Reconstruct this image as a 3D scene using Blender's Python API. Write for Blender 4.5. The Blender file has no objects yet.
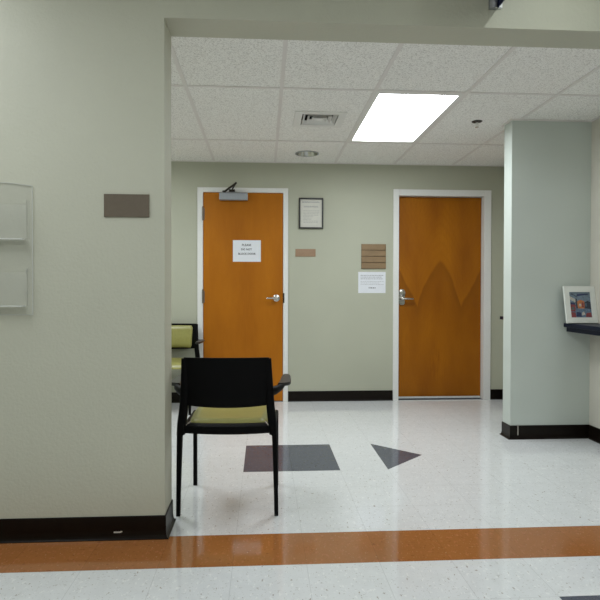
import bpy, bmesh, math, random
from mathutils import Matrix, Vector
random.seed(7)
PI = math.pi
S = bpy.context.scene
COL = S.collection

# ---------------------------------------------------------------- helpers
def world_of(o):
    m = Matrix.Identity(4)
    while o is not None:
        m = o.matrix_basis @ m
        o = o.parent
    return m

def obj(name, bm, mat, parent=None, smooth=None):
    """link a bmesh (written in world coordinates) as ONE mesh object"""
    bmesh.ops.recalc_face_normals(bm, faces=bm.faces[:])
    if parent is not None:
        bm.transform(world_of(parent).inverted())
    me = bpy.data.meshes.new(name)
    bm.to_mesh(me); bm.free()
    for m in (mat if isinstance(mat, (list, tuple)) else [mat]):
        me.materials.append(m)
    if smooth:
        for p in me.polygons: p.use_smooth = True
        if smooth is not True:
            me.set_sharp_from_angle(angle=math.radians(smooth))
    o = bpy.data.objects.new(name, me); COL.objects.link(o)
    if parent is not None: o.parent = parent
    return o

def tag(o, label=None, cat=None, group=None, kind=None):
    if label: o['label'] = label
    if cat: o['category'] = cat
    if group: o['group'] = group
    if kind: o['kind'] = kind
    return o

def thing(name, label, cat, loc, rz=0, group=None):
    o = bpy.data.objects.new(name, None); COL.objects.link(o)
    o.empty_display_size = .05
    o.location = loc; o.rotation_euler = (0, 0, rz)
    return tag(o, label, cat, group)

def struct(name, bm, mat, smooth=None):
    return tag(obj(name, bm, mat, None, smooth), kind='structure')

def copy_tree(o, parent=None):
    c = o.copy(); COL.objects.link(c)
    if parent is not None: c.parent = parent
    for ch in list(o.children): copy_tree(ch, c)
    return c

def B(): return bmesh.new()

def box(bm, x0, x1, y0, y1, z0, z1, bev=0, seg=2, mi=0):
    t = bmesh.new()
    bmesh.ops.create_cube(t, size=1)
    for v in t.verts:
        v.co = Vector(((x0 + x1) / 2 + v.co.x * (x1 - x0), (y0 + y1) / 2 + v.co.y * (y1 - y0), (z0 + z1) / 2 + v.co.z * (z1 - z0)))
    if bev:
        bmesh.ops.bevel(t, geom=t.edges[:], offset=bev, segments=seg, profile=.5, affect='EDGES')
    return merge(bm, t, mi)

def merge(bm, t, mi=0):
    vm = {}
    for v in t.verts: vm[v] = bm.verts.new(v.co)
    for f in t.faces:
        try:
            nf = bm.faces.new([vm[v] for v in f.verts]); nf.material_index = mi; nf.smooth = f.smooth
        except ValueError: pass
    t.free()
    return bm

def ring_loft(bm, rings, caps=True, closed=True, mi=0):
    R = [[bm.verts.new(p) for p in r] for r in rings]
    n = len(R[0])
    for a, b in zip(R, R[1:]):
        for i in range(n if closed else n - 1):
            j = (i + 1) % n
            f = bm.faces.new((a[i], a[j], b[j], b[i])); f.material_index = mi
    if caps and closed:
        f = bm.faces.new(R[0][::-1]); f.material_index = mi
        f = bm.faces.new(R[-1]); f.material_index = mi
    return bm

def tube(bm, pts, r, n=12, sx=1.0, mi=0):
    """swept round (or oval, sx) bar along pts; r number or list"""
    pts = [Vector(p) for p in pts]; rings = []
    up = Vector((0, 0, 1)); side0 = None
    for i, p in enumerate(pts):
        d = (pts[min(i + 1, len(pts) - 1)] - pts[max(i - 1, 0)]).normalized()
        if side0 is None:
            a = Vector((1, 0, 0)) if abs(d.x) < .8 else Vector((0, 1, 0))
            side = (a - d * a.dot(d)).normalized()
        else:
            side = (side0 - d * side0.dot(d)).normalized()
        side0 = side; o = d.cross(side)
        rr = r[i] if isinstance(r, (list, tuple)) else r
        rings.append([p + side * (math.cos(2 * PI * k / n) * rr * sx) + o * (math.sin(2 * PI * k / n) * rr) for k in range(n)])
    return ring_loft(bm, rings, mi=mi)

def lathe(bm, prof, c, axis='Z', n=32, caps=True, mi=0):
    """prof = [(radius, height along axis)]"""
    rings = []
    for r, h in prof:
        ring = []
        for k in range(n):
            a, b = r * math.cos(2 * PI * k / n), r * math.sin(2 * PI * k / n)
            q = {'Z': (a, b, h), 'Y': (a, h, b), 'X': (h, a, b)}[axis]
            ring.append(Vector(c) + Vector(q))
        rings.append(ring)
    return ring_loft(bm, rings, caps=caps, mi=mi)

def poly(bm, pts, mi=0):
    f = bm.faces.new([bm.verts.new(p) for p in pts]); f.material_index = mi
    return f

def prism_y(bm, pts, y0, y1, mi=0):
    """outline in XZ, extruded along Y"""
    return ring_loft(bm, [[(x, y0, z) for x, z in pts], [(x, y1, z) for x, z in pts]], mi=mi)

def tile_with_hole(bm, x0, x1, y0, y1, z, cx, cy, r, n=32):
    inner, outer = [], []
    for k in range(n):
        a = 2 * PI * (k + .5) / n
        c, s = math.cos(a), math.sin(a)
        tx = ((x1 - cx) if c > 0 else (x0 - cx)) / c if abs(c) > 1e-9 else 1e9
        ty = ((y1 - cy) if s > 0 else (y0 - cy)) / s if abs(s) > 1e-9 else 1e9
        t = min(tx, ty)
        inner.append((cx + r * c, cy + r * s, z)); outer.append([cx + t * c, cy + t * s, z])
    for q in ((x0, y0), (x1, y0), (x1, y1), (x0, y1)):
        k = min(range(n), key=lambda i: (outer[i][0] - q[0]) ** 2 + (outer[i][1] - q[1]) ** 2)
        outer[k] = [q[0], q[1], z]
    ring_loft(bm, [inner, outer], caps=False)

def text_mesh(bm, body, size, cx, y, z, bold=0.0, mi=0, align='CENTER'):
    """lettering facing -Y, built as flat polygons at depth y"""
    cu = bpy.data.curves.new('lettering', 'FONT')
    cu.body = body; cu.size = size; cu.align_x = align; cu.offset = bold; cu.resolution_u = 3
    o = bpy.data.objects.new('lettering', cu)
    COL.objects.link(o)
    bpy.context.view_layer.update()
    me = bpy.data.meshes.new_from_object(o.evaluated_get(bpy.context.evaluated_depsgraph_get()))
    vs = [bm.verts.new((cx + v.co.x, y, z + v.co.y)) for v in me.vertices]
    for p in me.polygons:
        try:
            f = bm.faces.new([vs[i] for i in p.vertices]); f.material_index = mi
        except ValueError: pass
    bpy.data.objects.remove(o); bpy.data.curves.remove(cu); bpy.data.meshes.remove(me)

# ---------------------------------------------------------------- materials
class NT:
    def __init__(self, name):
        self.m = bpy.data.materials.new(name); self.m.use_nodes = True
        self.t = self.m.node_tree; self.t.nodes.clear()
        self.out = self.n('ShaderNodeOutputMaterial')
    def n(self, ty, **kw):
        nd = self.t.nodes.new(ty)
        for k, v in kw.items():
            if k.startswith('i_'): nd.inputs[k[2:].replace('_', ' ')].default_value = v
            else: setattr(nd, k, v)
        return nd
    def l(self, a, b): self.t.links.new(a, b)
    def setin(self, sock, v):
        if isinstance(v, bpy.types.NodeSocket): self.l(v, sock)
        else: sock.default_value = v
    def math(self, op, a, b=0.0, c=0.0):
        nd = self.n('ShaderNodeMath', operation=op)
        for i, v in enumerate((a, b, c)): self.setin(nd.inputs[i], v)
        return nd.outputs[0]
    def mix(self, fac, a, b):
        nd = self.n('ShaderNodeMix', data_type='RGBA')
        self.setin(nd.inputs[0], fac)
        for s, v in ((nd.inputs[6], a), (nd.inputs[7], b)):
            self.setin(s, v if isinstance(v, bpy.types.NodeSocket) else (*v[:3], 1))
        return nd.outputs[2]
    def ramp(self, x, lo, hi, a=0.0, b=1.0):
        nd = self.n('ShaderNodeMapRange', clamp=True)
        for i, v in enumerate((x, lo, hi, a, b)): self.setin(nd.inputs[i], v)
        return nd.outputs[0]
    def coords(self, scale=(1, 1, 1), kind='Object'):
        tc = self.n('ShaderNodeTexCoord'); mp = self.n('ShaderNodeMapping')
        mp.inputs['Scale'].default_value = scale
        self.l(tc.outputs[kind], mp.inputs['Vector'])
        return mp.outputs[0]
    def noise(self, scale, detail=2, vec=None, rough=.5):
        nd = self.n('ShaderNodeTexNoise'); nd.inputs['Scale'].default_value = scale
        nd.inputs['Detail'].default_value = detail; nd.inputs['Roughness'].default_value = rough
        self.l(vec if vec is not None else self.coords(), nd.inputs['Vector'])
        return nd.outputs['Fac']
    def bump(self, h, strength, dist=.001):
        nd = self.n('ShaderNodeBump'); nd.inputs['Strength'].default_value = strength; nd.inputs['Distance'].default_value = dist
        self.l(h, nd.inputs['Height']); return nd.outputs[0]
    def bsdf(self, color, rough=.5, metal=0.0, spec=.5, normal=None, coat=0.0, emit=None, estr=0.0):
        b = self.n('ShaderNodeBsdfPrincipled')
        self.setin(b.inputs['Base Color'], color if isinstance(color, bpy.types.NodeSocket) else (*color[:3], 1))
        self.setin(b.inputs['Roughness'], rough); b.inputs['Metallic'].default_value = metal
        b.inputs['Specular IOR Level'].default_value = spec; b.inputs['Coat Weight'].default_value = coat
        if normal is not None: self.l(normal, b.inputs['Normal'])
        if emit: b.inputs['Emission Color'].default_value = (*emit, 1); b.inputs['Emission Strength'].default_value = estr
        self.l(b.outputs[0], self.out.inputs[0])
        return b

def srgb(r, g, b):
    f = lambda c: (c / 255 / 12.92) if c / 255 <= .04045 else ((c / 255 + .055) / 1.055) ** 2.4
    return (f(r), f(g), f(b))

def paint(name, col, rough=.55, scale=110, strength=.25, var=.04, spec=.35):
    N = NT(name)
    fine = N.noise(scale, 3)
    big = N.noise(1.3, 2)
    c = N.mix(N.ramp(big, .3, .7), tuple(v * (1 - var) for v in col), tuple(v * (1 + var) for v in col))
    N.bsdf(c, rough, normal=N.bump(fine, strength, .003), spec=spec)
    return N.m

def plain(name, col, rough=.5, metal=0.0, spec=.5, var=.06, scale=60, bump=0.0, coat=0.0):
    N = NT(name)
    x = N.noise(scale, 3)
    c = N.mix(N.ramp(x, .3, .7), tuple(v * (1 - var) for v in col), tuple(v * (1 + var) for v in col))
    N.bsdf(c, rough, metal, spec, N.bump(x, bump, .002) if bump else None, coat)
    return N.m

M = {}
M['wall'] = paint('sage_wall_paint', (.50, .498, .405), .55, 80, .55)
M['wall_back'] = paint('sage_back_wall_paint', (.433, .440, .348), .6, 100, .3)
M['wall_column'] = paint('pale_green_wall_paint', (.575, .625, .58), .42, 100, .12)
M['wall_right'] = paint('cream_wall_paint', (.60, .575, .50), .6, 100, .2)
M['white_frame'] = plain('white_frame_enamel', (.74, .74, .72), .35, var=.02)
M['base'] = plain('dark_brown_vinyl_base', (.007, .0045, .003), .3, var=.15, scale=30, spec=.16)
M['scuff'] = plain('pale_scuff', (.6, .57, .5), .6)
M['black'] = plain('black_polymer', (.0012, .0012, .0014), .5, var=.1, scale=200, spec=.10)
M['black_metal'] = plain('black_powder_coat', (.0012, .0012, .0014), .5, var=.1, scale=200, spec=.10)
M['arm'] = plain('black_arm_polymer', (.012, .0115, .0115), .35, var=.1, scale=200)
M['green'] = plain('olive_green_vinyl', (.285, .27, .078), .36, var=.05, scale=40, bump=.08)
M['nickel'] = plain('satin_nickel', (.54, .52, .48), .25, 1.0, var=.03)
M['chrome'] = plain('bright_reflector', (.55, .55, .53), .12, 1.0, var=.02)
M['alu'] = plain('anodised_aluminium', (.38, .39, .42), .3, .9, var=.03)
M['closer'] = plain('silver_closer_paint', (.34, .36, .39), .4, .3, var=.03)
M['dark_metal'] = plain('dark_bronze_metal', (.05, .042, .035), .4, .8)
M['hinge'] = plain('dull_hinge_metal', (.22, .19, .16), .4, .8)
M['taupe'] = plain('taupe_sign_plastic', (.125, .098, .068), .5, var=.05)
M['tan'] = plain('tan_sign_plastic', (.30, .19, .115), .5, var=.05)
M['tan2'] = plain('bronze_strip_plastic', (.235, .155, .08), .42, var=.12, scale=8)
M['groove'] = plain('dark_groove', (.06, .035, .02), .6)
M['paper'] = plain('white_paper', (.72, .74, .78), .8, var=.02, scale=20)
M['cream_paper'] = plain('cream_paper', (.60, .59, .53), .8, var=.03, scale=20)
M['ink'] = plain('black_ink', (.03, .03, .035), .7)
M['grey_ink'] = plain('grey_ink', (.30, .30, .31), .7)
M['black_frame'] = plain('black_wood_frame', (.014, .013, .012), .4)
M['white_mat'] = plain('white_picture_frame', (.76, .78, .73), .5, var=.02)
M['navy_lam'] = plain('dark_navy_laminate', (.006, .008, .022), .36, var=.15, scale=120, spec=.16)
M['navy'] = plain('navy_sign_face', (.008, .012, .055), .4)
M['white_plastic'] = plain('white_plastic', (.75, .77, .78), .4)
M['tbar'] = plain('off_white_grid_metal', (.75, .72, .695), .5, var=.02)
M['vent'] = plain('off_white_vent_enamel', (.78, .77, .74), .6, var=.02)
M['void'] = plain('dark_duct', (.03, .028, .024), .8)
M['black_gap'] = plain('dark_gap', (.02, .016, .012), .8)

def emission(name, col, s):
    N = NT(name); e = N.n('ShaderNodeEmission'); e.inputs[0].default_value = (*col, 1); e.inputs[1].default_value = s
    N.l(e.outputs[0], N.out.inputs[0]); return N.m
M['lens'] = emission('lit_troffer_lens', (.93, .985, 1.02), 16.5)
M['lens_front'] = emission('lit_front_room_lens', (.93, .985, 1.03), 11.5)
M['lamp_off'] = emission('dim_can_lamp', (1, .97, .9), 3.0)
M['can'] = emission('lit_can_lamp', (.93, 1.0, .98), 190.0)

def acrylic(name, white=.045):
    N = NT(name)
    tr = N.n('ShaderNodeBsdfTransparent'); tr.inputs[0].default_value = (.996, .996, .996, 1)
    gl = N.n('ShaderNodeBsdfGlossy'); gl.inputs['Roughness'].default_value = .08
    df = N.n('ShaderNodeBsdfDiffuse'); df.inputs[0].default_value = (.80, .81, .77, 1)
    m1 = N.n('ShaderNodeMixShader'); m1.inputs[0].default_value = white
    N.l(tr.outputs[0], m1.inputs[1]); N.l(df.outputs[0], m1.inputs[2])
    m2 = N.n('ShaderNodeMixShader'); m2.inputs[0].default_value = .025
    N.l(m1.outputs[0], m2.inputs[1]); N.l(gl.outputs[0], m2.inputs[2])
    N.l(m2.outputs[0], N.out.inputs[0]); return N.m
M['acrylic'] = acrylic('clear_acrylic')
M['acrylic_edge'] = acrylic('whitened_acrylic_edge', .55)  # diffuse white mixed in; on the clear pocket floors it paints their reflection
M['acrylic_dark'] = plain('acrylic_side_edge', (.36, .36, .31), .3)

# floor tiles: white, orange and charcoal vinyl, one material each
T = .3048; FX, FY = -.1272, 2.338
def vct(name, base, chips, amt, var, rough=.07, spec=.5):
    N = NT(name)
    tc = N.n('ShaderNodeTexCoord'); sp = N.n('ShaderNodeSeparateXYZ'); N.l(tc.outputs['Object'], sp.inputs[0])
    u = N.math('DIVIDE', N.math('SUBTRACT', sp.outputs[0], FX), T); v = N.math('DIVIDE', N.math('SUBTRACT', sp.outputs[1], FY), T)
    def edge(a):
        f = N.math('FRACT', N.math('ADD', a, 100.0)); return N.math('MINIMUM', f, N.math('SUBTRACT', 1.0, f))
    seam = N.math('LESS_THAN', N.math('MINIMUM', edge(u), edge(v)), .0032)
    wn = N.n('ShaderNodeTexWhiteNoise', noise_dimensions='2D')
    cb = N.n('ShaderNodeCombineXYZ'); N.l(N.math('FLOOR', u), cb.inputs[0]); N.l(N.math('FLOOR', v), cb.inputs[1]); N.l(cb.outputs[0], wn.inputs['Vector'])
    tone = N.ramp(wn.outputs['Value'], 0, 1, 1 - var, 1 + var)
    c = N.mix(N.ramp(N.noise(14, 4), .35, .65), tuple(b * .975 for b in base), tuple(min(1, b * 1.02) for b in base))
    for k, (col, sc, th) in enumerate(chips):
        vec = N.coords((1.0, 2.1, 1) if k % 2 else (2.0, 1.0, 1))
        wob = N.noise(sc, 2, vec, .6)
        m = N.ramp(wob, th, th + .035, 0, amt)
        c = N.mix(m, c, col)
    mul = N.n('ShaderNodeVectorMath', operation='SCALE'); N.l(c, mul.inputs[0]); N.l(tone, mul.inputs['Scale'])
    c = N.mix(N.math('MULTIPLY', seam, .42), mul.outputs[0], tuple(b * .45 for b in base))
    r = N.ramp(N.noise(5, 3), .3, .7, rough * .8, rough * 1.35)
    N.bsdf(c, r, normal=N.bump(N.noise(7, 2), .05, .004), spec=spec)
    return N.m
M['vct_white'] = vct('white_vinyl_tile', (.685, .70, .705), [((.30, .26, .21), 34, .665), ((.38, .37, .35), 52, .655), ((.80, .81, .80), 30, .62), ((.33, .29, .24), 80, .67)], .8, .012)
M['vct_orange'] = vct('orange_vinyl_tile', (.32, .124, .038), [((.55, .34, .20), 60, .66), ((.19, .06, .02), 40, .64), ((.40, .15, .06), 30, .60)], .7, .03)
M['vct_dark'] = vct('charcoal_vinyl_tile', (.080, .088, .115), [((.15, .15, .17), 50, .62), ((.045, .045, .05), 40, .62)], .7, .03, .09, .3)

# mineral-fibre ceiling tile
N = NT('fissured_ceiling_tile')
vec = N.coords((1, 1.5, 1))
fis = N.noise(95, 3, vec, .65); pin = N.noise(170, 2)
c = N.mix(N.ramp(fis, .53, .60, 0, .72), (.94, .93, .90), (.53, .515, .485))
c = N.mix(N.ramp(pin, .57, .64, 0, .7), c, (.55, .535, .50))
N.bsdf(c, .9, normal=N.bump(N.math('MULTIPLY', fis, -1.0), .5, .004), spec=.1)
M['tile'] = N.m

# wood veneer
def veneer(name, dark, mid, light, figure=None):
    N = NT(name)
    g = N.noise(26, 5, N.coords((3.2, 3.2, .22)), .6)
    b = N.noise(2.2, 3, N.coords((2.0, 2.0, .5)), .5)
    fine = N.noise(160, 3, N.coords((1.0, 1.0, .12)), .6)
    c = N.mix(N.ramp(b, .32, .68), dark, light)
    c = N.mix(N.ramp(g, .35, .65, 0, .55), c, mid)
    c = N.mix(N.ramp(fine, .45, .7, 0, .28), c, dark)
    if figure:
        cx, za, zv, zo, ov, oo = figure       # book-matched flame figure: peak za at the centre, valleys zv at +-ov, rising to zo at +-oo
        tc = N.n('ShaderNodeTexCoord'); sp = N.n('ShaderNodeSeparateXYZ'); N.l(tc.outputs['Object'], sp.inputs[0])
        a = N.math('ABSOLUTE', N.math('SUBTRACT', sp.outputs[0], cx))
        a = N.math('ADD', a, N.math('MULTIPLY', N.math('SUBTRACT', N.noise(4, 3, N.coords((1, 1, .5))), .5), .10))
        l1 = N.math('SUBTRACT', za, N.math('MULTIPLY', N.math('POWER', N.math('DIVIDE', N.math('MAXIMUM', a, 0.0), ov), 1.5), za - zv))
        l2 = N.math('ADD', zv, N.math('MULTIPLY', N.math('SUBTRACT', a, ov), (zo - zv) / (oo - ov)))
        zz = N.math('MAXIMUM', l1, l2)
        d = N.math('SUBTRACT', zz, sp.outputs[2])                    # >0 below the figure line
        below = N.ramp(d, -.008, .035)
        fade = N.math('MULTIPLY', N.ramp(d, .0, .20, .62, .28), N.ramp(d, .2, .6, 1.0, .15))
        c = N.mix(N.math('MULTIPLY', below, fade), c, tuple(v * .70 for v in dark))
        glow = N.math('MULTIPLY', N.ramp(d, -.45, -.01), N.math('SUBTRACT', 1.0, below))
        c = N.mix(N.math('MULTIPLY', glow, .32), c, light)
        streak = N.math('MULTIPLY', N.ramp(a, .02, .13, .5, 0), N.math('MULTIPLY', N.ramp(sp.outputs[2], .08, .35), N.ramp(sp.outputs[2], .45, .80, 1, 0)))
        c = N.mix(N.math('MULTIPLY', streak, N.ramp(g, .4, .6)), c, tuple(v * 1.12 for v in light))
        cath = N.math('SINE', N.math('MULTIPLY', d, 62.0))
        c = N.mix(N.math('MULTIPLY', N.ramp(cath, .2, 1.0, 0, .16), N.ramp(d, -.5, .8, 1, .3)), c, dark)
    N.bsdf(c, .40, spec=.22, normal=N.bump(g, .04, .001))
    return N.m
M['wood1'] = veneer('honey_maple_veneer', (.33, .102, .0025), (.39, .128, .004), (.45, .155, .005))
M['wood2'] = veneer('flame_maple_veneer', (.25, .075, .002), (.30, .096, .003), (.40, .138, .004), (1.845, 1.46, .985, 1.37, .245, .43))

# ---------------------------------------------------------------- the room
CE = 2.430           # alcove ceiling
CF = 2.750           # front room ceiling
YF, YI = 2.630, 2.822  # front wall: near face, inner face
YB = 5.814           # back wall
XJ = -.451           # jamb of the opening
XR = 2.505           # right wall
XL = -2.40           # alcove left wall (out of sight)
RX0, RX1, RY0 = -3.5, 3.6, -2.6   # front room
ZH = 2.366           # underside of the header

# floor: every tile is a face of the one floor mesh, the colours lie in it
bm = B()
i0, i1 = math.floor((RX0 - FX) / T), math.ceil((RX1 - FX) / T)
j0, j1 = math.floor((RY0 - FY) / T), math.ceil((YB - FY) / T)
for j in range(j0, j1):
    for i in range(i0, i1):
        x0, x1 = max(FX + i * T, RX0), min(FX + (i + 1) * T, RX1)
        y0, y1 = max(FY + j * T, RY0), min(FY + (j + 1) * T, YB)
        if x1 <= x0 or y1 <= y0: continue
        if i == 3 and j in (4, 5): continue
        mi = 0
        if j == 0: mi = 1
        elif i in (0, 1) and j in (4, 5): mi = 2
        elif i >= 4 and j in (-2, -3) and i < 8: mi = 2
        poly(bm, [(x0, y0, 0), (x1, y0, 0), (x1, y1, 0), (x0, y1, 0)], mi)
ax0, ax1, ay0, ay1 = FX + 3 * T, FX + 4 * T, FY + 4 * T, FY + 6 * T
am = (ay0 + ay1) / 2
poly(bm, [(ax0, ay0, 0), (ax1, am, 0), (ax0, ay1, 0)], 2)
poly(bm, [(ax0, ay0, 0), (ax1, ay0, 0), (ax1, am, 0)], 0)
poly(bm, [(ax0, ay1, 0), (ax1, am, 0), (ax1, ay1, 0)], 0)
bmesh.ops.remove_doubles(bm, verts=bm.verts[:], dist=1e-5)
struct('floor', bm, [M['vct_white'], M['vct_orange'], M['vct_dark']])

# walls
bm = B()
box(bm, RX0, XJ, YF, YI, 0, CF, 0)
box(bm, XR, RX1, YF, YI, 0, CF, 0)
box(bm, XJ, XR, YF, YI, ZH, CF, 0)
bmesh.ops.remove_doubles(bm, verts=bm.verts[:], dist=1e-5)
struct('wall_front', bm, M['wall'])
# back wall with its two door openings
D1 = (-.669, .246, 2.172); D2 = (1.330, 2.360, 2.178)
bm = B()
box(bm, XL, D1[0] + .03, YB, YB + .14, 0, CE + .2); box(bm, D1[1] - .03, D2[0] + .03, YB, YB + .14, 0, CE + .2); box(bm, D2[1] - .03, XR + .1, YB, YB + .14, 0, CE + .2)
box(bm, D1[0] + .03, D1[1] - .03, YB, YB + .14, D1[2] - .03, CE + .2); box(bm, D2[0] + .03, D2[1] - .03, YB, YB + .14, D2[2] - .03, CE + .2)
struct('wall_back', bm, M['wall_back'])
bm = B(); box(bm, XR, XR + .1, YI, YB, 0, CE + .2); struct('wall_right', bm, M['wall_right'])
bm = B(); box(bm, XL - .1, XL, YI, YB, 0, CE + .2); struct('wall_left', bm, M['wall_back'])
CX0, CY0, CY1 = 1.881, 4.237, 4.375
bm = B(); box(bm, CX0, XR, CY0, CY1, 0, CE + .02); struct('wall_partition', bm, M['wall_column'])
bm = B()
box(bm, RX0 - .1, RX0, RY0, YI, 0, CF + .05); box(bm, RX1, RX1 + .1, RY0, YI, 0, CF + .05); box(bm, RX0, RX1, RY0 - .1, RY0, 0, CF + .05)
struct('wall_lobby', bm, M['wall'])

# baseboards: cove profile swept along the foot of the walls
PROF = [(0, .104), (.004, .104), (.006, .1), (.006, .035), (.008, .016), (.012, .007), (.019, .003), (.019, 0), (0, 0)]
def skirting(name, path):
    bm = B(); path = [Vector((*p, 0)) for p in path]; rings = []
    for k, p in enumerate(path):
        n = Vector((0, 0, 0))
        if k > 0: d = (p - path[k - 1]).normalized(); n1 = Vector((d.y, -d.x, 0))
        if k < len(path) - 1: d = (path[k + 1] - p).normalized(); n2 = Vector((d.y, -d.x, 0))
        if k == 0: n = n2
        elif k == len(path) - 1: n = n1
        else:
            n = (n1 + n2); n = n / (n.length ** 2) * 2 if n.length > .01 else n1
        rings.append([p + n * o + Vector((0, 0, z)) for o, z in PROF])
    ring_loft(bm, rings)
    return struct(name, bm, M['base'])
bf = skirting('baseboard_front', [(RX0, YF), (XJ, YF), (XJ, YI), (XL, YI)])
bm = B(); box(bm, -.679, -.645, YF - .0072, YF - .0055, .030, .036)
box(bm, -.650, -.641, YF - .0072, YF - .0055, .033, .038); tag(obj('scuff_mark', bm, M['scuff'], bf), 'small pale scuff on the dark baseboard')
skirting('baseboard_back', [(XL, YB), (D1[0], YB)])
skirting('baseboard_centre', [(D1[1], YB), (D2[0], YB)])
skirting('baseboard_corner', [(D2[1], YB), (XR, YB), (XR, CY1), (CX0, CY1), (CX0, CY0), (XR, CY0), (XR, YI)])
bm = B(); box(bm, 1.936, 1.941, CY0 - .0075, CY0 - .0055, .03, .104); obj('seam_mark', bm, M['scuff'], bpy.data.objects['baseboard_corner'])

# ceiling of the alcove: mineral tiles in a T-bar grid
GX, GY, GD = -.4978, 3.6816, 1.2935
gxs = [XL] + [GX + .61 * k for k in range(-3, 5)] + [XR]
gxs = sorted(set(round(x, 4) for x in gxs if XL <= x <= XR))
gys = [YI, GY, GY + GD, YB]
CAN = (.407, 5.42, .105); VENT = (.417, 4.33, .135)
bm = B(); zt = CE + .005
for a, b in zip(gxs, gxs[1:]):
    for c0, c1 in zip(gys, gys[1:]):
        k = round((a - GX) / .61)
        if abs(c0 - GY) < .01 and k in (2, -2): continue         # the troffers sit here
        if abs(c0 - GY) < .01 and k == 1:
            vx, vy, h = VENT
            for q in ((a, vx - h, c0, c1), (vx + h, b, c0, c1), (vx - h, vx + h, c0, vy - h), (vx - h, vx + h, vy + h, c1)):
                poly(bm, [(q[0], q[2], zt), (q[1], q[2], zt), (q[1], q[3], zt), (q[0], q[3], zt)])
        elif abs(c0 - (GY + GD)) < .01 and k == 1:
            tile_with_hole(bm, a, b, c0, c1, zt, *CAN)
        else:
            poly(bm, [(a, c0, zt), (b, c0, zt), (b, c1, zt), (a, c1, zt)])
struct('ceiling', bm, M['tile'])
bm = B(); w = .012
for x in gxs[1:-1]: box(bm, x - w, x + w, YI, YB, CE, CE + .03)
for y in gys[1:-1]:
    for a, b in zip(gxs, gxs[1:]): box(bm, a + w * (a != XL), b - w * (b != XR), y - w, y + w, CE + .0006, CE + .03)
struct('trim_1', bm, M['tbar'])
bm = B(); a = .02      # wall angle round the room and round the end of the wing wall
box(bm, XL, XR, YB - a, YB, CE - .002, CE + .02); box(bm, XL, XR, YI, YI + a, CE - .002, CE + .02)
box(bm, XL, XL + a, YI, YB, CE - .002, CE + .02); box(bm, XR - a, XR, YI, YB, CE - .002, CE + .02)
box(bm, CX0 - a, CX0, CY0 - a, CY1 + a, CE - .003, CE + .02); box(bm, CX0, XR, CY0 - a, CY0, CE - .003, CE + .02); box(bm, CX0, XR, CY1, CY1 + a, CE - .003, CE + .02)
struct('trim_2', bm, M['tbar'])
bm = B(); LC = (1.325, 2.16, .075)
hx0, hx1, hy0, hy1 = 1.0, 1.6, 1.95, 2.55
for q in ((RX0, hx0, RY0, YF), (hx1, RX1, RY0, YF), (hx0, hx1, RY0, hy0), (hx0, hx1, hy1, YF)):
    poly(bm, [(q[0], q[2], CF), (q[1], q[2], CF), (q[1], q[3], CF), (q[0], q[3], CF)])
tile_with_hole(bm, hx0, hx1, hy0, hy1, CF, *LC)
struct('ceiling_lobby', bm, M['tile'])

# ---------------------------------------------------------------- lamps
def troffer(x0, x1, y0, y1, z, lens, label, group=None, down=False):
    t = thing('ceiling_light', label, 'ceiling light', ((x0 + x1) / 2, (y0 + y1) / 2, z), 0, group)
    bm = B(); e = .026; ey = .046; d = .034
    if down: z = z - .045                       # surface-mounted: hangs just under its ceiling
    ring_loft(bm, [[(x0, y0, z), (x1, y0, z), (x1, y1, z), (x0, y1, z)],
                   [(x0 + e, y0 + ey, z), (x1 - e, y0 + ey, z), (x1 - e, y1 - ey, z), (x0 + e, y1 - ey, z)],
                   [(x0 + e, y0 + ey, z + d), (x1 - e, y0 + ey, z + d), (x1 - e, y1 - ey, z + d), (x0 + e, y1 - ey, z + d)]], caps=False)
    ring_loft(bm, [[(x0, y0, z), (x1, y0, z), (x1, y1, z), (x0, y1, z)], [(x0, y0, z + .042), (x1, y0, z + .042), (x1, y1, z + .042), (x0, y1, z + .042)]], caps=False)
    poly(bm, [(x0, y0, z + .042), (x1, y0, z + .042), (x1, y1, z + .042), (x0, y1, z + .042)])
    obj('housing', bm, M['vent'], t)
    bm = B(); poly(bm, [(x0 + e, y0 + ey, z + d - .003), (x1 - e, y0 + ey, z + d - .003), (x1 - e, y1 - ey, z + d - .003), (x0 + e, y1 - ey, z + d - .003)])
    obj('lens', bm, lens, t)
    return t
troffer(GX + 1.22 + w, GX + 1.83 - w, GY + w, GY + GD - w, CE + .001, M['lens'], 'lit rectangular white ceiling light panel above the right-hand door')
troffer(GX - 1.22 + w, GX - .61 - w, GY + w, GY + GD - w, CE + .001, M['lens'], 'lit ceiling panel behind the left wall, out of the photo')
for x, y in ((-1.75, 1.75), (-.2, .3), (2.5, .9), (.2, -1.6)):
    troffer(x - .3, x + .3, y - .6, y + .6, CF - .001, M['lens_front'], 'lit ceiling panel of the front room, out of the photo', 'ceiling panels of the front room', True)

def can_light(c, r, z, lampmat, label, lampr, lz=.09):
    t = thing('recessed_light', label, 'recessed light', (c[0], c[1], z))
    bm = B(); lathe(bm, [(r - .002, .004), (r + .010, .004), (r + .010, -.004), (r - .002, -.005), (r - .002, .004)], (c[0], c[1], z), caps=False); obj('trim_ring', bm, M['alu'], t, 40)
    bm = B(); lathe(bm, [(r - .002, -.003), (r - .008, .02), (r - .025, .07), (r * .55, .13), (r * .45, .14)], (c[0], c[1], z), caps=False)
    bm.faces.new([v for v in bm.verts if v.co.z > z + .139]) ; obj('reflector', bm, M['chrome'], t, 40)
    bm = B(); lathe(bm, [(.004, -lampr * 1.0 + lz), (lampr * .6, -lampr * .8 + lz), (lampr, lz), (lampr * .9, lz + .02), (lampr * .5, .138)], (c[0], c[1], z), n=24); obj('lamp', bm, lampmat, t, True)
    return t
can_light(CAN, CAN[2], CE + .004, M['lamp_off'], 'round recessed can light in the ceiling near the back wall', .035)
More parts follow.
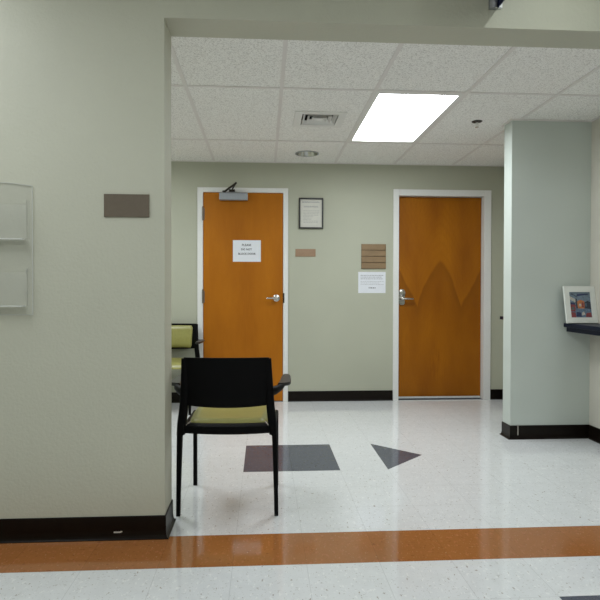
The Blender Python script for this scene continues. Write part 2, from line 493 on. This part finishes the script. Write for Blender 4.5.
can_light(LC, LC[2], CF + .001, M['can'], 'round recessed can light over the front wall, out of the photo', .03, .022)

# ---------------------------------------------------------------- ceiling fittings
vx, vy, h = VENT
t = thing('air_vent', 'square off-white air vent with nested louvers in the ceiling', 'air vent', (vx, vy, CE))
bm = B()
def sq(s, z): return [(vx - s, vy - s, z), (vx + s, vy - s, z), (vx + s, vy + s, z), (vx - s, vy + s, z)]
z = CE + .004
ring_loft(bm, [sq(.192, z), sq(.190, z - .006), sq(.134, z - .006), sq(.134, z + .03)], caps=False); obj('flange', bm, M['vent'], t)
for s in (.126, .092, .058):
    bm = B(); ring_loft(bm, [sq(s, z - .004), sq(s - .020, z + .020), sq(s - .022, z + .020), sq(s - .003, z - .006), sq(s, z - .006)], caps=False); obj('louver', bm, M['vent'], t)
bm = B(); ring_loft(bm, [sq(.026, z - .003), sq(.026, z + .001)]); obj('centre_plate', bm, M['vent'], t)
bm = B(); ring_loft(bm, [sq(.140, z + .03), sq(.140, z + .10)], caps=False); poly(bm, sq(.140, z + .10)); obj('duct', bm, M['void'], t)

sx, sy = 1.633, 4.304
t = thing('fire_sprinkler', 'small pendant fire sprinkler on the ceiling right of the lit panel', 'sprinkler', (sx, sy, CE))
bm = B(); lathe(bm, [(.040, .006), (.039, .001), (.030, -.003), (.012, -.006)], (sx, sy, CE), n=28); obj('escutcheon', bm, M['dark_metal'], t, 40)
bm = B(); lathe(bm, [(.010, -.005), (.010, -.018), (.007, -.02), (.007, -.028)], (sx, sy, CE), n=16)
for s in (-1, 1): tube(bm, [(sx + s * .008, sy, CE - .016), (sx + s * .013, sy, CE - .026), (sx + s * .004, sy, CE - .038)], .0028, 8)
obj('frame_arms', bm, M['vent'], t, 40)
bm = B(); lathe(bm, [(.004, -.036), (.014, -.038), (.014, -.0405), (.002, -.042)], (sx, sy, CE), n=16); obj('deflector', bm, M['nickel'], t, 40)

# ---------------------------------------------------------------- doors
def door_frame(bm, x0, x1, zt, fl, fr, ft, depth):
    for a, b, c, d in ((x0, x0 + fl, 0, zt), (x1 - fr, x1, 0, zt), (x0 + fl, x1 - fr, zt - ft, zt)):
        box(bm, a, b, YB - .014, YB + depth, c, d, .0025, 1)

# left door: opens towards us, leaf nearly flush with its frame
x0, x1, zt = D1
px0, px1, pzt = x0 + .056, x1 - .050, zt - .048
bm = B(); box(bm, px0 + .003, px1 - .003, YB - .010, YB + .034, .010, pzt - .003, .0015, 1)
d1 = struct('door_1', bm, M['wood1'])
bm = B(); door_frame(bm, x0, x1, zt, .056, .050, .048, .1); obj('door_frame', bm, M['white_frame'], d1)
bm = B(); box(bm, px0, px0 + .018, YB + .035, YB + .1, 0, pzt); box(bm, px1 - .018, px1, YB + .035, YB + .1, 0, pzt); box(bm, px0 + .018, px1 - .018, YB + .035, YB + .1, pzt - .018, pzt); box(bm, px0 + .018, px1 - .018, YB + .09, YB + .1, 0, pzt - .018)
obj('door_stop', bm, M['black_gap'], d1)
for zc in (1.905, 1.07, .26):
    bm = B(); lathe(bm, [(.0085, -.067), (.0085, .067)], (px0, YB - .020, zc), n=12)
    for q in (-.04, -.013, .013, .04): lathe(bm, [(.0092, q - .011), (.0092, q + .011)], (px0, YB - .020, zc), n=12)
    lathe(bm, [(.004, .067), (.007, .071), (.001, .077)], (px0, YB - .020, zc), n=10)
    box(bm, px0 - .003, px0 + .016, YB - .016, YB - .0095, zc - .06, zc + .06)
    obj('hinge', bm, M['hinge'], d1, 40)
bm = B(); lx, lz = .127, 1.057
lathe(bm, [(.036, 0), (.036, -.008), (.030, -.014), (.018, -.016), (.014, -.045), (.016, -.047), (.016, -.060), (.010, -.063)], (lx, YB - .009, lz), 'Y', 28)
tube(bm, [(lx, YB - .062, lz), (lx - .03, YB - .066, lz), (lx - .07, YB - .064, lz - .001), (lx - .098, YB - .055, lz - .002)], [.012, .011, .0095, .008], 12)
obj('lever_handle', bm, M['nickel'], d1, 40)
bm = B(); box(bm, px1 - .001, px1 + .013, YB - .0165, YB - .012, lz - .05, lz + .05, .001, 1); obj('strike_plate', bm, M['dark_metal'], d1)
# closer on the head of the left door
bm = B(); box(bm, -.447, -.163, YB - .068, YB - .010, 2.040, 2.113, .008, 2)
cl = obj('door_closer', bm, M['closer'], d1)
bm = B(); tube(bm, [(-.400, YB - .045, 2.120), (-.352, YB - .10, 2.146), (-.292, YB - .15, 2.178), (-.272, YB - .165, 2.192)], .0105, 8)
tube(bm, [(-.285, YB - .158, 2.176), (-.308, YB - .08, 2.158), (-.320, YB - .012, 2.150)], .008, 8)
lathe(bm, [(.016, -.016), (.016, .012)], (-.400, YB - .045, 2.122), n=14)
box(bm, -.352, -.292, YB - .026, YB - .012, 2.128, 2.152, .003, 1)
obj('closer_arm', bm, M['dark_metal'], cl, 40)

# right door: leaf set back in its frame
x0, x1, zt = D2
fl, fr, ft, rec = .058, .076, .064, .062
bm = B(); px0, px1 = x0 + fl, x1 - fr
box(bm, px0 + .003, px1 - .003, YB + rec, YB + rec + .044, .026, zt - ft - .003, .0015, 1)
d2 = struct('door_2', bm, M['wood2'])
bm = B(); door_frame(bm, x0, x1, zt, fl, fr, ft, .13); obj('door_frame', bm, M['white_frame'], d2)
bm = B(); box(bm, px0, px1, YB + rec + .06, YB + rec + .067, 0, zt - ft); obj('door_backing', bm, M['black_gap'], d2)
bm = B(); box(bm, px0 + .003, px1 - .003, YB + rec - .004, YB + rec + .044, .006, .024, .002, 1); obj('threshold', bm, M['white_plastic'], d2)
bm = B(); cx = 1.436; ys = YB + rec
def rrect(cx, cz, w, h, r, n=6):
    P = []
    for (sx_, sz_, a0) in ((1, 1, 0), (-1, 1, 90), (-1, -1, 180), (1, -1, 270)):
        for k in range(n + 1):
            a = math.radians(a0 + 90 * k / n)
            P.append((cx + sx_ * (w / 2 - r) + r * math.cos(a), cz + sz_ * (h / 2 - r) + r * math.sin(a)))
    return P
prism_y(bm, rrect(cx, 1.068, .062, .165, .024), ys - .012, ys)
lk = obj('lock_plate', bm, M['nickel'], d2)
bm = B(); lathe(bm, [(.036, 0), (.036, -.016), (.028, -.022), (.012, -.024)], (cx, ys, 1.112), 'Y', 28); obj('lock_cylinder', bm, M['nickel'], lk, 40)
bm = B(); lathe(bm, [(.022, -.010), (.020, -.04), (.016, -.055), (.010, -.058)], (cx, ys, 1.050), 'Y', 24)
tube(bm, [(cx, ys - .05, 1.050), (cx + .03, ys - .056, 1.051), (cx + .075, ys - .053, 1.050), (cx + .112, ys - .046, 1.049)], [.012, .011, .010, .008], 12)
obj('lever_handle', bm, M['nickel'], lk, 40)

# ---------------------------------------------------------------- notices on the back wall and on the doors
def sheet(bm, x0, x1, z0, z1, y, th=.0015, mi=0): box(bm, x0, x1, y - th, y, z0, z1, 0, 1, mi)

yd = YB - .0101
t = thing('paper_notice', 'white landscape notice with three lines of capitals taped to the left door', 'notice', (-.171, yd, 1.424))
bm = B(); sheet(bm, -.313, -.031, 1.424, 1.642, yd); obj('paper_sheet', bm, M['paper'], t)
for s, z, sz, cx in (('PLEASE', 1.583, .030, -.176), ('DO NOT', 1.540, .027, -.176), ('BLOCK DOOR', 1.4955, .027, -.172)):
    bm = B(); text_mesh(bm, s, sz, cx, yd - .0018, z, .0007); obj('text_line', bm, M['ink'], t)

def lines(bm, x0, x1, ztop, zbot, n, y, h, ind=0, rnd=.35):
    for k in range(n):
        z = ztop + (zbot - ztop) * k / max(1, n - 1)
        x = x0 + ind
        while x < x1 - .01:
            wd = random.uniform(.008, .026)
            if random.random() < .04 + rnd * .25 and x > x0 + .5 * (x1 - x0): break
            poly(bm, [(x, y, z), (min(x + wd, x1), y, z), (min(x + wd, x1), y, z + h), (x, y, z + h)])
            x += wd + .005

t = thing('framed_certificate', 'certificate in a thin black frame on the back wall between the doors', 'framed certificate', (.480, YB, 1.763))
cx0, cx1, cz0, cz1 = .356, .604, 1.764, 2.077
bm = B(); fw = .014
for q in ((cx0, cx0 + fw, cz0, cz1), (cx1 - fw, cx1, cz0, cz1), (cx0 + fw, cx1 - fw, cz0, cz0 + fw), (cx0 + fw, cx1 - fw, cz1 - fw, cz1)):
    box(bm, q[0], q[1], YB - .024, YB - .002, q[2], q[3], .002, 1)
obj('frame', bm, M['black_frame'], t)
bm = B(); sheet(bm, cx0 + fw, cx1 - fw, cz0 + fw, cz1 - fw, YB - .008); obj('certificate_paper', bm, M['cream_paper'], t)
bm = B(); lines(bm, cx0 + .035, cx1 - .035, 2.035, 2.028, 2, YB - .0098, .005, 0, 0); obj('text_heading', bm, M['grey_ink'], t); bm = B(); lines(bm, cx0 + .05, cx1 - .05, 1.990, 1.982, 2, YB - .0098, .005, 0, 0)
obj('text_subheading', bm, M['grey_ink'], t); bm = B(); lines(bm, cx0 + .045, cx1 - .04, 1.945, 1.825, 9, YB - .0098, .0032, 0, .6); obj('printed_text', bm, M['grey_ink'], t)

def plaque(name, x0, x1, z0, z1, y, mat, label, th=.006):
    o = B(); box(o, x0, x1, y - th, y, z0, z1, .0012, 1)
    r = obj(name, o, mat); tag(r, label, 'sign'); return r
plaque('wall_plaque', .321, .527, 1.480, 1.557, YB, M['tan'], 'small blank tan plaque on the back wall right of the left door')
plaque('wall_plaque', -.720, -.518, 1.4625, 1.566, YF, M['taupe'], 'blank dark taupe rectangular plaque on the near left wall')

t = thing('slotted_sign', 'square bronze-brown sign of four strips on the back wall by the right door', 'sign', (1.125, YB, 1.357))
bm = B(); box(bm, .998, 1.253, YB - .005, YB, 1.358, 1.612); obj('backing_plate', bm, M['groove'], t)
for k in range(4):
    z0 = 1.358 + k * .0638
    bm = B(); box(bm, .998, 1.253, YB - .013, YB - .004, z0 + .0022, z0 + .0618, .0015, 1); obj('name_strip', bm, M['tan2'], t)

t = thing('paper_notice', 'white printed notice taped below the square brown strip sign', 'notice', (1.11, YB, 1.109))
bm = B(); box(bm, .968, 1.252, YB - .0015, YB + .0005, 1.109, 1.326); obj('paper_sheet', bm, M['paper'], t)
bm = B(); y = YB - .0018
lines(bm, .992, 1.232, 1.288, 1.252, 3, y, .006, 0, .1); obj('text_heading', bm, M['grey_ink'], t); bm = B(); lines(bm, .992, 1.232, 1.226, 1.196, 3, y, .003, 0, .4); obj('printed_text', bm, M['grey_ink'], t)
bm = B(); lines(bm, 1.075, 1.155, 1.158, 1.158, 1, y, .008, 0, 0); obj('signature_line', bm, M['ink'], t)

# ---------------------------------------------------------------- counters on the right wall, picture
def counter(y0, y1, label):
    t = thing('wall_counter', label, 'counter', ((2.295 + XR) / 2, (y0 + y1) / 2, .82))
    bm = B(); box(bm, 2.295, XR, y0, y1, .857, .887, .003, 2); obj('counter_top', bm, M['navy_lam'], t)
    bm = B(); box(bm, 2.317, XR, y0 + .002, y1 - (.002 if y0 < 4 else .06), .822, .857, .002, 1); obj('apron', bm, M['navy_lam'], t)
counter(2.85, CY0, 'dark navy counter ledge on the right wall holding the framed picture')
counter(CY1, 5.42, 'dark counter ledge mostly hidden behind the pale wing wall')

# picture: white mat frame leaning back against the wing wall
t = thing('picture_frame', 'white framed colourful harbour picture leaning on the dark right-hand counter', 'picture', (2.372, 4.135, .8875))
W_, H_, TH = .241, .281, .018
lean = Matrix.Translation((2.383, 4.140, .8905)) @ Matrix.Rotation(math.radians(-11.5), 4, 'X')
def leaned(bm): bm.transform(lean); return bm
bm = B()
for q in ((-W_ / 2, -W_ / 2 + .038, 0, H_), (W_ / 2 - .038, W_ / 2, 0, H_), (-W_ / 2 + .038, W_ / 2 - .038, 0, .042), (-W_ / 2 + .038, W_ / 2 - .038, H_ - .044, H_)):
    box(bm, q[0], q[1], -TH, 0, q[2], q[3])
bmesh.ops.remove_doubles(bm, verts=bm.verts[:], dist=1e-5)
obj('frame', leaned(bm), M['white_mat'], t)
AC = [('art_blue', (.16, .22, .28)), ('art_slate', (.035, .045, .07)), ('art_orange', (.50, .18, .06)), ('art_red', (.25, .045, .05)), ('art_cream', (.52, .50, .44)), ('art_navy', (.02, .03, .10)), ('art_green', (.10, .13, .12)), ('art_water', (.11, .17, .25))]
AM = [plain(n, c, .45, var=.25, scale=90) for n, c in AC]
bm = B(); ax, az = -W_ / 2 + .038, .042; aw, ah = W_ - .076, H_ - .086
def art(pts, mi, lay):
    poly(bm, [(ax + u * aw, -.008 - .0002 * lay, az + v * ah) for u, v in pts], mi)
art([(0, 0), (1, 0), (1, 1), (0, 1)], 0, 0)
art([(0, 0), (1, 0), (1, .33), (0, .36)], 7, 1)
art([(.33, .36), (.70, .36), (.70, .64), (.52, .70), (.33, .62)], 2, 1); art([(.68, .36), (1, .33), (1, .60), (.86, .66), (.68, .58)], 1, 1)
art([(.30, .36), (.38, .36), (.36, .74), (.27, .74)], 1, 2); art([(.02, .86), (.30, .72), (.28, .60), (0, .72)], 4, 2); art([(.0, .60), (.26, .58), (.24, .44), (.0, .46)], 5, 2)
art([(0, .24), (.24, .24), (.28, .50), (.03, .52)], 3, 3); art([(.06, .30), (.20, .30), (.20, .42), (.08, .42)], 6, 4); art([(.0, .0), (.26, .0), (.24, .20), (.02, .22)], 3, 2)
art([(.26, .05), (.52, .03), (.50, .20), (.30, .22)], 5, 3); art([(.52, .08), (.70, .12), (.64, .24), (.56, .20)], 4, 3); art([(.70, .03), (.99, .02), (.97, .20), (.76, .18)], 3, 3)
art([(.44, .44), (.54, .44), (.54, .54), (.44, .54)], 4, 3); art([(.58, .40), (.66, .40), (.66, .60), (.58, .60)], 3, 3); art([(.36, .84), (.92, .90), (.90, .94), (.40, .92)], 5, 2); art([(.74, .44), (.80, .44), (.80, .56), (.74, .56)], 7, 3); art([(.10, .92), (.40, .80), (.40, .82), (.10, .95)], 1, 4)
obj('art_print', leaned(bm), AM, t)
bm = B(); ring_loft(bm, [[(2.350, 4.181, 1.07), (2.410, 4.181, 1.07), (2.410, 4.184, 1.07), (2.350, 4.184, 1.07)], [(2.345, 4.224, .8878), (2.415, 4.224, .8878), (2.415, 4.228, .8878), (2.345, 4.228, .8878)]]); obj('easel_back', bm, M['black_frame'], t)

# ---------------------------------------------------------------- projecting sign above the opening
t = thing('projecting_sign', 'navy sign on a grey bracket projecting from the wall above the opening', 'sign', (1.09, YF, 2.45))
bm = B(); pr = [(1.050, 0), (1.050, -.010), (1.056, -.020), (1.070, -.026), (1.080, -.026), (1.088, -.018), (1.088, 0)]
ring_loft(bm, [[(x, YF + y, 2.4505) for x, y in pr], [(x, YF + y, 2.70) for x, y in pr]]); obj('wall_bracket', bm, M['alu'], t, 40)
bm = B(); box(bm, 1.0875, 1.0915, YF - .30, YF - .003, 2.453, 2.695, .001, 1); obj('sign_panel', bm, M['navy'], t)
bm = B(); box(bm, 1.092, 1.113, YF - .012, YF, 2.455, 2.478, .002, 1); obj('end_clip', bm, M['white_plastic'], t)

# ---------------------------------------------------------------- clear leaflet holder on the near left wall
hx0, hx1 = -1.335, -1.033
t = thing('literature_holder', 'empty clear acrylic two-pocket leaflet holder at the left edge of the near wall', 'leaflet holder', ((hx0 + hx1) / 2, YF, 1.02))
bm = B(); ol = [(hx0, 1.022), (hx1, 1.022)] + [(hx1 + (hx0 - hx1) * k / 16, 1.598 + .014 * math.sin(PI * k / 16)) for k in range(17)]
prism_y(bm, ol, YF - .005, YF - .001); obj('back_plate', bm, M['acrylic'], t)
bm = B(); box(bm, hx1 - .0022, hx1 + .0004, YF - .0053, YF - .0008, 1.022, 1.598); box(bm, hx0, hx1, YF - .0055, YF - .0008, 1.020, 1.0225); 
for k in range(16):
    a, b = ol[2 + k], ol[3 + k]
    ring_loft(bm, [[(a[0], YF - .0052, a[1] - .002), (a[0], YF - .0052, a[1] + .0003), (a[0], YF - .0008, a[1] + .0003), (a[0], YF - .0008, a[1] - .002)], [(b[0], YF - .0052, b[1] - .002), (b[0], YF - .0052, b[1] + .0003), (b[0], YF - .0008, b[1] + .0003), (b[0], YF - .0008, b[1] - .002)]])
obj('plate_edge', bm, M['acrylic_edge'], t)
for z0, z1 in ((1.358, 1.530), (1.060, 1.231)):
    px1 = -1.043; px0 = -1.325
    bm = B(); box(bm, px0, px1, YF - .042, YF - .039, z0, z1 - .02); box(bm, px0, px0 + .003, YF - .039, YF - .005, z0, z1)
    box(bm, px1 - .003, px1, YF - .039, YF - .005, z0, z1)
    pk = obj('pocket', bm, M['acrylic'], t)
    bm = B(); box(bm, px0, px1 - .02, YF - .0425, YF - .005, z0 - .002, z0 + .003); obj('pocket_floor', bm, M['acrylic_edge'], pk)
    bm = B(); box(bm, px1 - .0012, px1 + .0006, YF - .0425, YF - .0390, z0 - .018, z1)
    if z0 < 1.2:
        for zz in (1.118, 1.215): box(bm, px1 - .006, px1 + .004, YF - .0435, YF - .0385, zz - .009, zz + .009, .002, 1)
    obj('pocket_edge', bm, M['acrylic_dark'], pk)

# ---------------------------------------------------------------- chairs
def interp(tab, v):
    for (a, p), (b, q) in zip(tab, tab[1:]):
        if v <= b: k = (v - a) / (b - a); return p + (q - p) * k
    return tab[-1][1]
BACKY = [(.40, -.232), (.55, -.235), (.66, -.243), (.80, -.272)]     # recline of the back
def shell(bm, z0, z1, w0, w1, off, th, bow, nu=20, nv=10, rnd=0.0, sag=0.0):
    """curved panel between heights; front = +y side"""
    F, R = [], []
    for j in range(nv + 1):
        v = j / nv; z = z0 + (z1 - z0) * v; wd = w0 + (w1 - w0) * v
        if rnd:
            e = min(v, 1 - v) * (z1 - z0)
            if e < rnd: wd -= rnd - math.sqrt(max(0, rnd * rnd - (rnd - e) ** 2))
        fr, rr = [], []
        for i in range(nu + 1):
            u = -1 + 2 * i / nu
            y = interp(BACKY, z) - bow * (1 - u * u) + off
            zz = z - sag * (1 - u * u) * (1 - v)
            edge = 1.0
            if rnd: edge = min(1, (min(1 - abs(u), 1) * wd / .02) ** .5) * min(1, (min(v, 1 - v) * (z1 - z0) / .02) ** .5) if th > .015 else 1
            fr.append((u * wd, y + th * (.15 + .85 * edge) , zz)); rr.append((u * wd, y, zz))
        F.append([bm.verts.new(p) for p in fr]); R.append([bm.verts.new(p) for p in rr])
    for j in range(nv):
        for i in range(nu):
            bm.faces.new((F[j][i], F[j][i + 1], F[j + 1][i + 1], F[j + 1][i])); bm.faces.new((R[j][i + 1], R[j][i], R[j + 1][i], R[j + 1][i + 1]))
        bm.faces.new((F[j][0], F[j + 1][0], R[j + 1][0], R[j][0])); bm.faces.new((F[j + 1][nu], F[j][nu], R[j][nu], R[j + 1][nu]))
    for i in range(nu):
        bm.faces.new((F[0][i + 1], F[0][i], R[0][i], R[0][i + 1])); bm.faces.new((F[nv][i], F[nv][i + 1], R[nv][i + 1], R[nv][i]))

def make_chair(label, group):
    t = thing('guest_chair', label, 'chair', (0, 0, 0), 0, group)
    for s in (-1, 1):
        # rear leg runs up into the upright of the back
        bm = B(); rings = []
        for z, xc, w_, d_ in ((0.0, .246, .020, .022), (.10, .2445, .021, .024), (.30, .240, .025, .030), (.408, .237, .027, .036), (.413, .231, .040, .044), (.47, .226, .043, .046), (.55, .2165, .041, .040), (.66, .211, .036, .034), (.797, .2065, .028, .026)):
            yc = interp(BACKY, z) if z > .4 else -.228 + (z / .4) * -.004
            rings.append([(s * (xc + a * w_ / 2), yc + b * d_ / 2, z) for a, b in ((-1, -.7), (-.7, -1), (.7, -1), (1, -.7), (1, .7), (.7, 1), (-.7, 1), (-1, .7))])
        ring_loft(bm, rings); obj('rear_leg', bm, M['black_metal'], t, 45)
        bm = B(); rings = []
        for z, yc in ((0.0, .228), (.2, .227), (.43, .222)):
            rings.append([(s * .236 + a * .011, yc + b * .012, z) for a, b in ((-1, -.7), (-.7, -1), (.7, -1), (1, -.7), (1, .7), (.7, 1), (-.7, 1), (-1, .7))])
        ring_loft(bm, rings); obj('front_leg', bm, M['black_metal'], t, 45)
        bm = B(); tube(bm, [(s * .229, -.215, .428), (s * .233, 0, .428), (s * .236, .224, .428)], .011, 10); obj('side_rail', bm, M['black_metal'], t, 40)
        # arm: bracket out of the upright, then a flat pad
        bm = B(); tube(bm, [(s * .212, -.240, .626), (s * .236, -.215, .628), (s * .264, -.165, .634), (s * .284, -.09, .642)], [.024, .023, .017, .010], 12, .9)
        ar = obj('arm_support', bm, M['black'], t, 40)
        bm = B(); rings = []
        for y, a, b in ((-.150, .250, .276), (-.130, .252, .306), (-.110, .256, .318), (0, .262, .320), (.12, .268, .318), (.155, .274, .312), (.168, .284, .302)):
            rings.append([(s * x, y, z) for x, z in ((a, .650), (a + .004, .656), (b - .004, .656), (b, .651), (b, .644), (b - .006, .638), (a + .006, .638), (a, .644))])
        ring_loft(bm, rings); obj('arm_pad', bm, M['arm'], ar, 40)
    # seat
    bm = B(); nu, nv = 16, 14; top, bot = [], []
    for j in range(nv + 1):
        v = j / nv; y = -.205 + .455 * v; wd = .206 + .030 * v
        r = .032
        e = min(y + .205, .25 - y)
        if e < r: wd -= r - math.sqrt(max(0, r * r - (r - e) ** 2))
        tr, br = [], []
        for i in range(nu + 1):
            u = -1 + 2 * i / nu
            ed = min(1, ((1 - abs(u)) * wd / .03)) ** .5 * min(1, max(0, e) / .03) ** .5
            drop = .018 * max(0, (v - .75) / .25) ** 2
            z = .442 + .034 * ed - .008 * (1 - u * u) * math.sin(PI * v) - drop
            tr.append((u * wd, y, z)); br.append((u * wd, y, .430 - .012 * min(1, ed) - drop * .6))
        top.append([bm.verts.new(p) for p in tr]); bot.append([bm.verts.new(p) for p in br])
    for j in range(nv):
        for i in range(nu):
            bm.faces.new((top[j][i], top[j][i + 1], top[j + 1][i + 1], top[j + 1][i])); bm.faces.new((bot[j][i + 1], bot[j][i], bot[j + 1][i], bot[j + 1][i + 1]))
        bm.faces.new((top[j][0], top[j + 1][0], bot[j + 1][0], bot[j][0])); bm.faces.new((top[j + 1][nu], top[j][nu], bot[j][nu], bot[j + 1][nu]))
    for i in range(nu):
        bm.faces.new((top[0][i + 1], top[0][i], bot[0][i], bot[0][i + 1])); bm.faces.new((top[nv][i], top[nv][i + 1], bot[nv][i + 1], bot[nv][i]))
    obj('seat_cushion', bm, M['green'], t, 60)
    bm = B(); box(bm, -.195, .195, -.19, .10, .405, .417, .003, 1); obj('seat_pan', bm, M['black'], t)
    # rear rail under the back, bowed down in the middle
    bm = B(); rings = []
    for k in range(17):
        u = -1 + 2 * k / 16; x = u * .226; sg = .006 * (1 - u * u); yb = -.240 - .012 * (1 - u * u)
        rings.append([(x, yb, .420 - sg), (x, yb - .004, .43 - sg), (x, yb, .455 - sg * .5), (x, yb + .012, .463 - sg * .5), (x, yb + .048, .463 - sg * .5), (x, yb + .055, .45 - sg), (x, yb + .055, .42 - sg)])
    ring_loft(bm, rings); obj('rear_rail', bm, M['black'], t, 40)
    for s in (-1, 1):
        bm = B(); tube(bm, [(s * .206, -.236, .456), (s * .190, -.205, .468)], .004, 8); obj('bracket_screw', bm, M['hinge'], t, 40)
    bm = B(); shell(bm, .560, .802, .204, .209, -.010, .013, .022, sag=.010); bk = obj('backrest', bm, M['black'], t, 40)
    bm = B(); shell(bm, .568, .784, .166, .172, .002, .020, .022, rnd=.012); tag(obj('back_pad', bm, M['green'], bk, 40), 'olive green vinyl pad on the front of the backrest')
    return t
G = 'black and olive green guest chairs'
ch = make_chair('black armchair with an olive green seat, back turned, in the middle of the opening', G)
c2 = copy_tree(ch)
ch.location = (-.1715, 3.10, 0); ch.rotation_euler = (0, 0, math.radians(-2.6))
c2['label'] = 'olive green armchair facing out beside the left door, partly hidden by the near wall'
c2.location = (-.893, 5.47, 0); c2.rotation_euler = (0, 0, PI - math.radians(3.5))

# ---------------------------------------------------------------- camera and picture settings
yaw, pitch, roll, f = .0633, .0126, .0018, 570.2863
cam = bpy.data.cameras.new('camera'); co = bpy.data.objects.new('camera', cam); COL.objects.link(co)
right = Vector((math.cos(yaw), -math.sin(yaw), 0)); fwd = Vector((math.sin(yaw), math.cos(yaw), 0)); up = Vector((0, 0, 1))
fw_, up_ = fwd * math.cos(pitch) - up * math.sin(pitch), up * math.cos(pitch) + fwd * math.sin(pitch)
r_, u_ = right * math.cos(roll) + up_ * math.sin(roll), up_ * math.cos(roll) - right * math.sin(roll)
m = Matrix((r_, u_, -fw_)).transposed().to_4x4(); m.translation = (0, 0, 1.131)
co.matrix_world = m
cam.sensor_width = 36; cam.sensor_fit = 'HORIZONTAL'; cam.lens = f / 600 * 36; cam.shift_y = -2.03 / 600
cam.clip_start = .02
S.camera = co
wd = bpy.data.worlds.new('world'); S.world = wd; wd.use_nodes = True
wd.node_tree.nodes['Background'].inputs[0].default_value = (.9, .95, 1, 1); wd.node_tree.nodes['Background'].inputs[1].default_value = .05
vs = S.view_settings
vs.view_transform = 'Standard'; vs.look = 'None'; vs.gamma = 1; vs.use_curve_mapping = False; vs.exposure = 0.03
S.cycles.use_denoising = True
S.cycles.max_bounces = 10; S.cycles.diffuse_bounces = 6; S.cycles.transparent_max_bounces = 12
S.cycles.sample_clamp_indirect = 4
